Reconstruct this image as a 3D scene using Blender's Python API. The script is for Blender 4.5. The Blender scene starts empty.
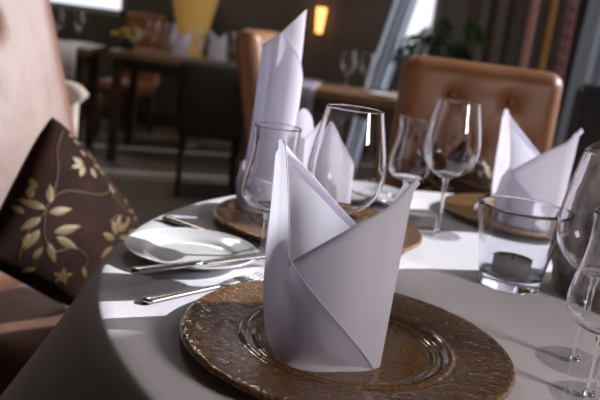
import bpy, bmesh, math, random
from mathutils import Vector, Matrix, noise
random.seed(4)
S = bpy.context.scene
COL = S.collection
PI = math.pi
TZ = 0.75                                   # top of the dressed table

# ------------------------------------------------------------------ camera
PITCH, ROLL, FPX = math.radians(12.69), math.radians(7.5), 760.0
CAM = Vector((0, 0, TZ + 0.2976))
_F = Vector((0, math.cos(PITCH), -math.sin(PITCH)))
_R = Vector((1, 0, 0)); _U = _R.cross(_F)
_X = math.cos(ROLL) * _R + math.sin(ROLL) * _U
_Y = -math.sin(ROLL) * _R + math.cos(ROLL) * _U
cam_d = bpy.data.cameras.new('camera'); cam = bpy.data.objects.new('camera', cam_d); COL.objects.link(cam)
M = Matrix.Identity(4)
for i in range(3):
    M[i][0] = _X[i]; M[i][1] = _Y[i]; M[i][2] = -_F[i]; M[i][3] = CAM[i]
cam.matrix_world = M
cam_d.sensor_width = 36; cam_d.lens = FPX * 36 / 600; cam_d.clip_start = 0.02
cam_d.dof.use_dof = True; cam_d.dof.focus_distance = 0.73; cam_d.dof.aperture_fstop = 6.3
S.camera = cam

def ray(px, py):
    return _F + ((px - 300) / FPX) * _X - ((py - 200) / FPX) * _Y
def at(px, py, Y):                          # measured point of the photo at depth Y
    d = ray(px, py); return CAM + d * (Y / d.y)
def on(px, py, z):                          # measured point of the photo on the level z
    d = ray(px, py); return CAM + d * ((z - CAM.z) / d.z)

# ------------------------------------------------------------------ materials
def mat(name, col=(0.5, 0.5, 0.5), rough=0.5, metal=0.0, **kw):
    m = bpy.data.materials.new(name); m.use_nodes = True
    b = m.node_tree.nodes['Principled BSDF']
    b.inputs['Base Color'].default_value = (*col, 1); b.inputs['Roughness'].default_value = rough
    b.inputs['Metallic'].default_value = metal
    for k, v in kw.items():
        b.inputs[k.replace('_', ' ')].default_value = v
    return m
def nd(m, t, **kw):
    n = m.node_tree.nodes.new(t)
    for k, v in kw.items(): setattr(n, k, v)
    return n
def ln(m, a, b): m.node_tree.links.new(a, b)
def pb(m): return m.node_tree.nodes['Principled BSDF']
def noise_col(m, c1, c2, scale, detail=4, lo=0.35, hi=0.65, stretch=None, dist=0.0):
    tc = nd(m, 'ShaderNodeTexCoord'); mp = nd(m, 'ShaderNodeMapping'); nz = nd(m, 'ShaderNodeTexNoise'); cr = nd(m, 'ShaderNodeValToRGB')
    nz.inputs['Scale'].default_value = scale; nz.inputs['Detail'].default_value = detail; nz.inputs['Distortion'].default_value = dist
    if stretch: mp.inputs['Scale'].default_value = stretch
    cr.color_ramp.elements[0].position = lo; cr.color_ramp.elements[1].position = hi
    cr.color_ramp.elements[0].color = (*c1, 1); cr.color_ramp.elements[1].color = (*c2, 1)
    ln(m, tc.outputs['Object'], mp.inputs[0]); ln(m, mp.outputs[0], nz.inputs['Vector']); ln(m, nz.outputs['Fac'], cr.inputs[0])
    ln(m, cr.outputs[0], pb(m).inputs['Base Color'])
    return m
def bump(m, scale, strength, dist=0.002, detail=3, stretch=None, inp='Normal', typ='ShaderNodeTexNoise', target=None):
    tc = nd(m, 'ShaderNodeTexCoord'); mp = nd(m, 'ShaderNodeMapping'); nz = nd(m, typ); bp = nd(m, 'ShaderNodeBump')
    nz.inputs['Scale'].default_value = scale
    if 'Detail' in nz.inputs: nz.inputs['Detail'].default_value = detail
    if stretch: mp.inputs['Scale'].default_value = stretch
    bp.inputs['Strength'].default_value = strength; bp.inputs['Distance'].default_value = dist
    ln(m, tc.outputs['Object'], mp.inputs[0]); ln(m, mp.outputs[0], nz.inputs['Vector'])
    ln(m, nz.outputs[0], bp.inputs['Height']); ln(m, bp.outputs[0], (target or pb(m)).inputs[inp])
    return m
def cloth_mat(name, col, trans=0.35, tcol=None, bs=None):
    m = mat(name, col, 0.85)
    t = nd(m, 'ShaderNodeBsdfTranslucent'); t.inputs['Color'].default_value = (*(tcol or col), 1)
    mx = nd(m, 'ShaderNodeMixShader'); mx.inputs[0].default_value = trans
    out = m.node_tree.nodes['Material Output']
    ln(m, pb(m).outputs[0], mx.inputs[1]); ln(m, t.outputs[0], mx.inputs[2]); ln(m, mx.outputs[0], out.inputs['Surface'])
    pb(m).inputs['Specular IOR Level'].default_value = 0.15
    if bs: bump(m, *bs)
    return m

LINEN = (0.80, 0.795, 0.89)
m_cloth = mat('white_tablecloth_linen', (0.78, 0.76, 0.81), 0.8, Specular_IOR_Level=0.2); bump(m_cloth, 7, 0.25, 0.012, 3)
m_napkin = cloth_mat('white_napkin_linen', LINEN, 0.45, (0.86, 0.85, 0.95), (500, 0.10, 0.0006, 2))
m_steel = mat('polished_steel', (0.74, 0.72, 0.73), 0.27, 1.0)
m_china = mat('white_china', (0.82, 0.83, 0.84), 0.12, Coat_Weight=0.6, Coat_Roughness=0.05)

m_charger = mat('amber_leaf_glass', (0.3, 0.15, 0.07), 0.55, 0.12, Specular_IOR_Level=0.25, Coat_Weight=1.0, Coat_Roughness=0.02, Coat_IOR=1.6)
noise_col(m_charger, (0.075, 0.029, 0.006), (0.31, 0.155, 0.036), 230, 5, 0.34, 0.68, (1, 1.6, 1), 0.5)
bump(m_charger, 210, 0.9, 0.0025, 2, (1, 1.6, 1))
def coat_ripple(m):                         # the cast rim is rippled, the pressed well and its ring are smooth
    tc = nd(m, 'ShaderNodeTexCoord'); sx = nd(m, 'ShaderNodeSeparateXYZ'); cx = nd(m, 'ShaderNodeCombineXYZ'); le = nd(m, 'ShaderNodeVectorMath', operation='LENGTH')
    mr = nd(m, 'ShaderNodeMapRange'); mr.inputs[1].default_value = 0.098; mr.inputs[2].default_value = 0.118; mr.inputs[3].default_value = 0.10; mr.inputs[4].default_value = 1.0
    nz = nd(m, 'ShaderNodeTexNoise'); nz.inputs['Scale'].default_value = 95; nz.inputs['Detail'].default_value = 2.5; nz.inputs['Distortion'].default_value = 0.8
    mu = nd(m, 'ShaderNodeMath', operation='MULTIPLY'); bp = nd(m, 'ShaderNodeBump'); bp.inputs['Strength'].default_value = 0.5; bp.inputs['Distance'].default_value = 0.004
    ln(m, tc.outputs['Object'], sx.inputs[0]); ln(m, sx.outputs[0], cx.inputs[0]); ln(m, sx.outputs[1], cx.inputs[1]); ln(m, cx.outputs[0], le.inputs[0]); ln(m, le.outputs['Value'], mr.inputs[0])
    ln(m, tc.outputs['Object'], nz.inputs['Vector']); ln(m, nz.outputs[0], mu.inputs[0]); ln(m, mr.outputs[0], mu.inputs[1]); ln(m, mu.outputs[0], bp.inputs['Height']); ln(m, bp.outputs[0], pb(m).inputs['Coat Normal'])
coat_ripple(m_charger)

def glass_thin(name, tint=(0.97, 0.975, 0.99), ior=1.5, gain=1.0):
    m = bpy.data.materials.new(name); m.use_nodes = True; nt = m.node_tree
    nt.nodes.remove(nt.nodes['Principled BSDF']); out = nt.nodes['Material Output']
    tr = nd(m, 'ShaderNodeBsdfTransparent'); tr.inputs[0].default_value = (*tint, 1)
    gl = nd(m, 'ShaderNodeBsdfGlossy'); gl.inputs['Roughness'].default_value = 0.015; gl.inputs['Color'].default_value = (1, 1, 1, 1)
    f0 = ((ior - 1) / (ior + 1)) ** 2                                   # Schlick reflectance of a thin wall, the same from both sides
    lw = nd(m, 'ShaderNodeLayerWeight'); lw.inputs['Blend'].default_value = 0.5
    pw = nd(m, 'ShaderNodeMath', operation='POWER'); pw.inputs[1].default_value = 4.2
    mu = nd(m, 'ShaderNodeMath', operation='MULTIPLY_ADD'); mu.inputs[1].default_value = (1 - f0) * gain; mu.inputs[2].default_value = f0 * gain; mu.use_clamp = True
    mx = nd(m, 'ShaderNodeMixShader')
    ln(m, lw.outputs['Facing'], pw.inputs[0]); ln(m, pw.outputs[0], mu.inputs[0]); ln(m, mu.outputs[0], mx.inputs[0])
    ln(m, tr.outputs[0], mx.inputs[1]); ln(m, gl.outputs[0], mx.inputs[2]); ln(m, mx.outputs[0], out.inputs['Surface'])
    return m
def glass_solid(name, col=(0.98, 0.985, 1.0), ior=1.48):
    m = bpy.data.materials.new(name); m.use_nodes = True; nt = m.node_tree
    nt.nodes.remove(nt.nodes['Principled BSDF']); out = nt.nodes['Material Output']
    g = nd(m, 'ShaderNodeBsdfGlass'); g.inputs['Color'].default_value = (*col, 1); g.inputs['IOR'].default_value = ior; g.inputs['Roughness'].default_value = 0.0
    ln(m, g.outputs[0], out.inputs['Surface']); return m
m_glass = glass_solid('clear_wine_glass', (0.99, 0.99, 1.0), 1.5)
m_glass_s = glass_solid('clear_solid_glass')
m_tumbler = glass_solid('thick_cool_glass', (0.965, 0.972, 0.99), 1.47)
m_foot = glass_thin('clear_glass_foot', (0.995, 0.995, 1.0), ior=1.5, gain=0.9)

def leather(name, c1, c2, rough=0.42, sheen=0.15):
    m = mat(name, c1, rough, Sheen_Weight=sheen, Sheen_Roughness=0.4); noise_col(m, c1, c2, 6, 5); bump(m, 160, 0.15, 0.001); return m
m_leather = leather('tan_leather', (0.20, 0.077, 0.027), (0.26, 0.105, 0.041), 0.45, 0.05)
m_leather_pale = leather('pale_tan_leather', (0.150, 0.064, 0.038), (0.185, 0.086, 0.054), 0.5)
bump(m_leather_pale, 5, 0.5, 0.02, 4, (1, 1, 0.5))
m_button = mat('leather_button', (0.17, 0.06, 0.03), 0.4)
m_button_white = mat('pearl_button', (0.8, 0.74, 0.68), 0.25)
m_cream = leather('cream_upholstery', (0.40, 0.33, 0.28), (0.47, 0.39, 0.33), 0.6)
m_navy = leather('black_leather', (0.018, 0.022, 0.03), (0.03, 0.035, 0.045), 0.35, 0.0)
m_darkfab = leather('dark_grey_brown_fabric', (0.030, 0.026, 0.023), (0.045, 0.038, 0.034), 0.7, 0.0)
m_darkwood = mat('dark_wood', (0.05, 0.028, 0.016), 0.4); noise_col(m_darkwood, (0.035, 0.018, 0.010), (0.075, 0.04, 0.022), 9, 4, 0.3, 0.7, (1, 9, 1))
m_wood = mat('brown_wood', (0.16, 0.085, 0.045), 0.4); noise_col(m_wood, (0.12, 0.06, 0.03), (0.22, 0.12, 0.065), 7, 4, 0.3, 0.7, (1, 10, 1))
m_cushion = mat('dark_brown_brocade', (0.045, 0.018, 0.012), 0.8, Specular_IOR_Level=0.12)
noise_col(m_cushion, (0.015, 0.0055, 0.0035), (0.034, 0.013, 0.009), 14); bump(m_cushion, 500, 0.2, 0.0008)
m_gold = mat('gold_embroidery', (0.115, 0.070, 0.020), 0.5, 0.2)
m_stone = mat('mottled_stone', (0.16, 0.13, 0.105), 0.9); noise_col(m_stone, (0.20, 0.165, 0.13), (0.90, 0.82, 0.72), 15, 8, 0.40, 0.62); bump(m_stone, 60, 0.9, 0.006, 6)
m_wax = mat('grey_tealight_cup', (0.45, 0.39, 0.37), 0.45, 0.1)
m_waxtop = mat('pale_wax', (0.62, 0.53, 0.47), 0.5)
m_wick = mat('charred_wick', (0.02, 0.018, 0.016), 0.9)
m_floor = mat('dark_floor_boards', (0.05, 0.04, 0.034), 0.45); noise_col(m_floor, (0.09, 0.075, 0.064), (0.15, 0.125, 0.105), 2.5, 5, 0.3, 0.7, (1, 6, 1))
m_wall = mat('dark_brown_wall', (0.055, 0.043, 0.034), 0.7); noise_col(m_wall, (0.07, 0.054, 0.043), (0.10, 0.08, 0.064), 1.3)
m_frontwall = mat('beige_wall', (0.22, 0.18, 0.15), 0.8)
m_ceil = mat('dim_ceiling', (0.20, 0.175, 0.15), 0.9)
m_trim = mat('painted_trim', (0.32, 0.30, 0.27), 0.5)
m_leaf = mat('palm_leaf', (0.035, 0.07, 0.025), 0.4); noise_col(m_leaf, (0.025, 0.05, 0.02), (0.06, 0.11, 0.035), 8)
m_pot = mat('dark_planter', (0.05, 0.045, 0.04), 0.5)
m_soil = mat('soil', (0.02, 0.014, 0.01), 0.95)
m_sheer = cloth_mat('pale_blue_sheer', (0.58, 0.62, 0.67), 0.55, (0.78, 0.83, 0.90))
m_runner = mat('white_runner_linen', (0.75, 0.73, 0.78), 0.8)
m_lav = mat('lavender_linen', (0.30, 0.28, 0.34), 0.85)
m_goldshade = mat('gold_fabric_shade', (0.62, 0.38, 0.10), 0.6, Emission_Color=(1.0, 0.55, 0.16, 1), Emission_Strength=0.12)
m_sconce = mat('glowing_amber_shade', (0.9, 0.5, 0.2), 0.6, Emission_Color=(1.0, 0.42, 0.12, 1), Emission_Strength=3.0)
m_brass = mat('aged_brass', (0.45, 0.30, 0.12), 0.35, 0.9)
m_petal = mat('yellow_petals', (0.60, 0.42, 0.08), 0.6)
m_stemgreen = mat('green_stems', (0.08, 0.13, 0.04), 0.6)

# ------------------------------------------------------------------ object helpers
def obj(name, bm, m, parent=None, smooth=True, bevel=0, sub=0, solid=0):
    me = bpy.data.meshes.new(name); bmesh.ops.recalc_face_normals(bm, faces=bm.faces); bm.to_mesh(me); bm.free()
    for mm in (m if isinstance(m, (list, tuple)) else [m]): me.materials.append(mm)
    if smooth:
        for p in me.polygons: p.use_smooth = True
    o = bpy.data.objects.new(name, me); COL.objects.link(o)
    if parent: o.parent = parent
    if solid:
        s = o.modifiers.new('thickness', 'SOLIDIFY'); s.thickness = solid; s.offset = 0
    if bevel:
        b = o.modifiers.new('bevel', 'BEVEL'); b.width = bevel; b.segments = 3; b.limit_method = 'ANGLE'
    if sub:
        s = o.modifiers.new('smooth', 'SUBSURF'); s.levels = sub; s.render_levels = sub
    return o
def tag(o, label, cat, group=None):
    o['label'] = label; o['category'] = cat
    if group: o['group'] = group
    return o
def thing(name, label, cat, loc=(0, 0, 0), rz=0, group=None):
    o = bpy.data.objects.new(name, None); COL.objects.link(o); o.location = loc; o.rotation_euler = (0, 0, rz)
    o.empty_display_size = 0.05
    return tag(o, label, cat, group)
def struct(name, bm, m, **k):
    o = obj(name, bm, m, smooth=False, **k); o['kind'] = 'structure'; return o
def copy_thing(src, loc, rz, label, group=None, scale=None):
    kids = list(src.children)
    r = src.copy(); COL.objects.link(r); r.location = loc; r.rotation_euler = (src.rotation_euler[0], src.rotation_euler[1], rz)
    if scale: r.scale = scale
    r['label'] = label
    if group: r['group'] = group
    for ch in kids:
        c = ch.copy(); COL.objects.link(c); c.parent = r
        for g in list(ch.children):
            d = g.copy(); COL.objects.link(d); d.parent = c
    return r
def bx(bm, c, s, R=None):
    r = bmesh.ops.create_cube(bm, size=1)
    for v in r['verts']:
        p = Vector((v.co.x * s[0], v.co.y * s[1], v.co.z * s[2]))
        v.co = (R @ p if R else p) + Vector(c)
    return r['verts']
def box(c, s): bm = bmesh.new(); bx(bm, c, s); return bm
def lathe(bm, prof, n=48, c=(0, 0, 0), mi=0):
    rings = []
    for r, z in prof:
        if r < 1e-6: rings.append([bm.verts.new((c[0], c[1], c[2] + z))])
        else: rings.append([bm.verts.new((c[0] + r * math.cos(2 * PI * k / n), c[1] + r * math.sin(2 * PI * k / n), c[2] + z)) for k in range(n)])
    for a, b in zip(rings, rings[1:]):
        for k in range(n):
            k2 = (k + 1) % n
            if len(a) == 1 and len(b) == 1: continue
            if len(a) == 1: f = bm.faces.new((a[0], b[k], b[k2]))
            elif len(b) == 1: f = bm.faces.new((a[k], a[k2], b[0]))
            else: f = bm.faces.new((a[k], a[k2], b[k2], b[k]))
            f.material_index = mi
    return bm
def L(prof, n=48, c=(0, 0, 0)): return lathe(bmesh.new(), prof, n, c)
def spline(pts, k=8):                       # Catmull-Rom through tuples of any length
    P = [Vector(p) if len(p) > 1 else p for p in pts]; out = []
    for i in range(len(P) - 1):
        a, b, c, d = P[max(i - 1, 0)], P[i], P[i + 1], P[min(i + 2, len(P) - 1)]
        for j in range(k):
            t = j / k
            out.append(0.5 * ((2 * b) + (c - a) * t + (2 * a - 5 * b + 4 * c - d) * t * t + (3 * b - a - 3 * c + d) * t ** 3))
    out.append(P[-1]); return out
def sprof(pts, k=6): return [(max(v[0], 0), v[1]) for v in spline([Vector((a, b)) for a, b in pts], k)]
def tube(bm, pts, rad, n=8, mi=0, cap=True):
    pts = [Vector(p) for p in pts]; rr = rad if isinstance(rad, (list, tuple)) else [rad] * len(pts); rings = []
    up = Vector((0, 0, 1))
    for i, p in enumerate(pts):
        t = (pts[min(i + 1, len(pts) - 1)] - pts[max(i - 1, 0)]).normalized()
        a = t.cross(up if abs(t.z) < 0.95 else Vector((1, 0, 0))).normalized(); b = t.cross(a)
        rings.append([bm.verts.new(p + (a * math.cos(2 * PI * k / n) + b * math.sin(2 * PI * k / n)) * rr[i]) for k in range(n)])
    for r0, r1 in zip(rings, rings[1:]):
        for k in range(n):
            f = bm.faces.new((r0[k], r0[(k + 1) % n], r1[(k + 1) % n], r1[k])); f.material_index = mi
    if cap:
        for r in (rings[0], rings[-1]):
            f = bm.faces.new(r); f.material_index = mi
    return bm
def grid_faces(bm, G, mi=0):
    for r0, r1 in zip(G, G[1:]):
        for j in range(len(r0) - 1):
            f = bm.faces.new((r0[j], r0[j + 1], r1[j + 1], r1[j])); f.material_index = mi

# ------------------------------------------------------------------ the room
XL, XR, YB, YF, ZC = -4.2, 3.0, 7.0, -2.6, 3.6
WY0, WY1, WZ0, WZ1 = 1.15, 6.4, 0.5, 3.45
struct('floor', box(((XL + XR) / 2, (YB + YF) / 2, -0.05), (XR - XL + 0.4, YB - YF + 0.4, 0.1)), m_floor)
struct('ceiling', box(((XL + XR) / 2, (YB + YF) / 2, ZC + 0.05), (XR - XL + 0.4, YB - YF + 0.4, 0.1)), m_ceil)
struct('wall_left', box((XL - 0.06, (YB + YF) / 2, ZC / 2), (0.12, YB - YF, ZC)), m_wall)
def holed_wall(name, axis, pos, a0, a1, holes, m):
    bm = bmesh.new(); holes = sorted(holes); cur = a0
    def put(u0, u1, z0, z1):
        if u1 - u0 < 1e-4 or z1 - z0 < 1e-4: return
        c, s = ((u0 + u1) / 2, u1 - u0), ((z0 + z1) / 2, z1 - z0)
        if axis == 'x': bx(bm, (pos, c[0], s[0]), (0.12, c[1], s[1]))
        else: bx(bm, (c[0], pos, s[0]), (c[1], 0.12, s[1]))
    for u0, u1, z0, z1 in holes:
        put(cur, u0, 0, ZC); put(u0, u1, 0, z0); put(u0, u1, z1, ZC); cur = u1
    put(cur, a1, 0, ZC); return struct(name, bm, m)
holed_wall('wall_right', 'x', XR + 0.06, YF, YB, [(WY0, WY1, WZ0, WZ1)], m_wall)
BW = [(-2.75, -1.78, 0.94, 3.0), (0.62, 1.02, 0.9, 3.2), (2.35, 2.95, 0.9, 3.2)]
holed_wall('wall_back', 'y', YB + 0.06, XL, XR, BW, m_wall)
def win(n, axis, pos, u0, u1, z0, z1):
    bm = bmesh.new(); w = 0.05
    for (a, b, c, d) in ((u0, u0 + w, z0, z1), (u1 - w, u1, z0, z1), (u0, u1, z0, z0 + w), (u0, u1, z1 - w, z1)):
        cc, ss = ((a + b) / 2, (c + d) / 2), (b - a, d - c)
        if axis == 'x': bx(bm, (pos, cc[0], cc[1]), (0.08, ss[0], ss[1]))
        else: bx(bm, (cc[0], pos, cc[1]), (ss[0], 0.08, ss[1]))
    struct('window_%d' % n, bm, m_trim)
struct('wall_front', box(((XL + XR) / 2, YF - 0.06, ZC / 2), (XR - XL, 0.12, ZC)), m_frontwall)
win(1, 'x', XR + 0.06, WY0, WY1, WZ0, WZ1)
for k, h in enumerate(BW): win(k + 2, 'y', YB + 0.06, *h)
struct('baseboard_back', box(((XL + XR) / 2, YB - 0.012, 0.06), (XR - XL, 0.022, 0.12)), m_darkwood)
struct('baseboard_left', box((XL + 0.012, (YB + YF) / 2, 0.06), (0.022, YB - YF, 0.12)), m_darkwood)

# ------------------------------------------------------------------ the dressed round table
TC = Vector((0.4254, 0.9355)); TR = 0.655
tb = thing('dining_table', 'round pedestal dining table under the white cloth in front', 'table', (TC.x, TC.y, 0))
obj('tabletop', L([(0, 0.705), (0.62, 0.705), (0.64, 0.715), (0.64, 0.738), (0.62, 0.742), (0, 0.742)], 64), m_wood, tb)
obj('pedestal', L([(0, 0.03), (0.09, 0.04), (0.05, 0.12), (0.045, 0.4), (0.06, 0.62), (0.16, 0.705), (0, 0.706)], 32), m_darkwood, tb)
for k in range(4):
    bm = bmesh.new(); a = k * PI / 2 + 0.6
    tube(bm, [(0.03 * math.cos(a), 0.03 * math.sin(a), 0.12), (0.2 * math.cos(a), 0.2 * math.sin(a), 0.06), (0.36 * math.cos(a), 0.36 * math.sin(a), 0.02)], [0.035, 0.028, 0.02], 10)
    obj('foot', bm, m_darkwood, tb)
def tablecloth():
    bm = bmesh.new(); n = 256
    rows = []
    c0 = bm.verts.new((0, 0, 0))
    rad = [0.06 * i for i in range(1, 11)] + [0.62, 0.635, 0.646]
    def zt(x, y):
        return 0.0009 * noise.noise(Vector((x * 6, y * 6, 3)))
    for r in rad:
        rows.append([(r, 0.0) for _ in range(n)])
    for d in (0.0015, 0.005, 0.012, 0.022, 0.04, 0.065, 0.10, 0.14, 0.18, 0.22, 0.26):
        row = []
        for k in range(n):
            th = 2 * PI * k / n
            f = 0.5 + 0.5 * math.cos(9 * (th - math.radians(197)) + 0.5 * math.sin(2 * th))
            corner = max(0, math.cos(2 * (th - math.radians(200)))) ** 2
            r = TR - 0.006 + 0.006 * min(1, d / 0.012) + d * (0.16 + 0.26 * f + 0.25 * corner)
            row.append((r, -d))
        rows.append(row)
    V = []
    for i, row in enumerate(rows):
        vr = []
        for k, (r, z) in enumerate(row):
            th = 2 * PI * k / n; x, y = r * math.cos(th), r * math.sin(th)
            vr.append(bm.verts.new((x, y, z if z < 0 else zt(x, y) * 0)))
        V.append(vr)
    for k in range(n): bm.faces.new((c0, V[0][k], V[0][(k + 1) % n]))
    for a, b in zip(V, V[1:]):
        for k in range(n): bm.faces.new((a[k], b[k], b[(k + 1) % n], a[(k + 1) % n]))
    o = obj('tablecloth', bm, m_cloth); o.location = (TC.x, TC.y, TZ)
    s = o.modifiers.new('thickness', 'SOLIDIFY'); s.thickness = 0.0015; s.offset = -1
    return tag(o, 'white linen tablecloth draped over the round dining table in front', 'tablecloth')
tablecloth()

# charger plates: amber glass with a raised ring round the well
def charger_bm():
    return L(sprof([(0, 0.004), (0.05, 0.004), (0.082, 0.0042), (0.0865, 0.0062), (0.0890, 0.0072), (0.0915, 0.0060), (0.0945, 0.0062), (0.0985, 0.0098), (0.1020, 0.0108), (0.1060, 0.0094), (0.112, 0.0098), (0.13, 0.0122), (0.152, 0.0145), (0.1585, 0.0140), (0.1602, 0.0118), (0.1580, 0.0092), (0.13, 0.0062), (0.10, 0.0008), (0.095, 0.0), (0, 0.0)], 5), 128)
CH = [Vector((0.0624, 0.6928, TZ + 0.0005)), Vector((0.032, 1.135, TZ + 0.0005)), Vector((0.425, 1.39, TZ + 0.0005))]
G_CH = 'amber glass charger plates'
ch = tag(obj('charger_plate', charger_bm(), m_charger), 'amber brown glass charger plate in front, under the pocket-folded napkin', 'plate', G_CH); ch.location = CH[0]
c2 = copy_thing(ch, CH[1], 1.1, 'amber brown glass charger plate under the tall rolled napkin, partly shadowed', G_CH)
c3 = copy_thing(ch, CH[2], 2.3, 'amber brown glass charger plate behind the candle tumbler, under the far napkin', G_CH)

# ------------------------------------------------------------------ napkins
def sheet(bm, cols, nv=14, k=7, bulge=0.0, cen=None, bend=None):
    """columns of (bottom, top) points -> a smooth sheet; cen is the axis the bulge leans away from"""
    B = spline([Vector(c[0]) for c in cols], k); T = spline([Vector(c[1]) for c in cols], k); G = []
    for b, t in zip(B, T):
        row = []
        for j in range(nv + 1):
            v = j / nv; p = b.lerp(t, v)
            if cen is not None and bulge:
                o = Vector((p.x - cen.x, p.y - cen.y, 0))
                if o.length > 1e-5: p = p + o.normalized() * bulge * math.sin(PI * v)
            row.append(bm.verts.new(p))
        G.append(row)
    grid_faces(bm, G); return G
def rim_strip(bm, pts, r=0.0016): tube(bm, pts, r, 6)
def hem(bm, cols, k, sgn, cen=None, w=0.0085, off=0.0013):
    B = spline([Vector(c[0]) for c in cols], k); T = spline([Vector(c[1]) for c in cols], k); G = []
    for i, (b, t) in enumerate(zip(B, T)):
        tg = (T[min(i + 1, len(T) - 1)] - T[max(i - 1, 0)]).normalized(); dn = (b - t).normalized(); nn = tg.cross(dn).normalized()
        if nn.y > 0: nn = -nn                                           # the hem is turned to the side facing the diner
        q = dn - tg * dn.dot(tg); q = q.normalized() * w
        G.append([bm.verts.new(p) for p in (t + nn * 0.0002, t + nn * off, t + q * 0.5 + nn * off, t + q + nn * off * 0.8, t + q * 1.1 + nn * 0.0002)])
    grid_faces(bm, G)
def pocket_napkin():
    bm = bmesh.new(); z0 = TZ + 0.0062
    cen = Vector((0.058, 0.70, 0))
    def b(px, py): return on(px, py, z0)
    # outer pocket: front panel, right fold, back panel
    front = [(on(289, 352, z0), at(289, 263, 0.636)),
             (on(305, 366, z0 ), at(312, 249.5, 0.628)),
             (on(340, 371.5, z0), at(352, 227, 0.622)),
             (on(366, 371, z0), at(390, 205.5, 0.634)),
             (on(380, 367, z0), at(416, 177, 0.650))]
    sheet(bm, front, 16, 8)
    side = [(on(380, 367, z0), at(416, 177, 0.650)),
            (on(381.5, 358, z0), at(412, 187, 0.672)),
            (on(382, 346, z0), at(405, 183, 0.690)),
            (on(378, 332, z0), at(392, 204, 0.715))]
    sheet(bm, side, 12, 7)
    back = [(on(378, 332, z0), at(392, 204, 0.715)),
            (on(366, 318, z0), at(374, 236, 0.734)),
            (on(345, 308, z0), at(352, 219, 0.742)),
            (on(318, 304, z0), at(318, 181, 0.736)),
            (on(290, 306, z0), at(292, 152, 0.722)),
            (on(272, 318, z0), at(281, 140, 0.706))]
    sheet(bm, back, 12, 7)
    # left wrap: from the tall peak down, ending in the diagonal seam across the front
    rows = [  # (left point, right point) bottom -> top
        (on(268, 341, z0), at(374, 369, on(374, 369, z0).y - 0.002)),
        (at(264.5, 325, 0.672), at(361, 350, 0.6135)),
        (at(263, 300, 0.680), at(335, 319, 0.6155)),
        (at(264, 275, 0.688), at(305, 283, 0.6255)),
        (at(266, 250, 0.695), at(290, 258, 0.634)),
        (at(269, 222, 0.700), at(289, 232, 0.644)),
        (at(272.5, 190, 0.704), at(288.5, 198, 0.660)),
        (at(275, 160, 0.706), at(287, 166, 0.678)),
        (at(276, 147, 0.706), at(286, 148, 0.690)),
        (at(278.5, 140, 0.705), at(284.5, 140, 0.700))]
    mids = [on(284, 362.5, z0), at(288, 348, 0.634), at(283, 315, 0.640), at(276, 280, 0.650), at(274, 253, 0.658), at(276, 226, 0.668), at(278, 193, 0.680), at(280.2, 162, 0.690), at(281, 145, 0.6995), at(281, 139, 0.7035)]
    low = on(316, 372, z0)
    Ls = spline([r[0] for r in rows], 5); Rs = spline([r[1] for r in rows], 5); Ms = spline(mids, 5); G = []
    for i, (l, m_, r) in enumerate(zip(Ls, Ms, Rs)):
        v = i / (len(Ls) - 1)
        row = []
        q = m_.lerp(r, 0.42) + Vector((0.004, -0.008, 0)) * max(0, 1 - v * 2.2)
        if i == 0: q = low
        for p in spline([l, m_, q, r], 6): row.append(bm.verts.new(p))
        G.append(row)
    grid_faces(bm, G)
    # turned hems
    hem(bm, front, 8, -1)
    hem(bm, back, 7, 1, cen)
    rim_strip(bm, Rs, 0.0006)
    bmesh.ops.translate(bm, verts=bm.verts, vec=-Vector((CH[0].x, CH[0].y, CH[0].z)))
    return obj('folded_napkin', bm, m_napkin)
G_NP = 'folded white napkins on the table'
n1 = tag(pocket_napkin(), 'large white napkin folded into a pocket on the front charger plate', 'napkin', G_NP); n1.location = CH[0]
n3 = copy_thing(n1, CH[2] + Vector((0.010, -0.03, 0.0)), -math.radians(12), 'white pocket-folded napkin with two points, behind the candle tumbler', G_NP)
n3.scale = (1.04, 1.04, 1.04)

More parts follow.
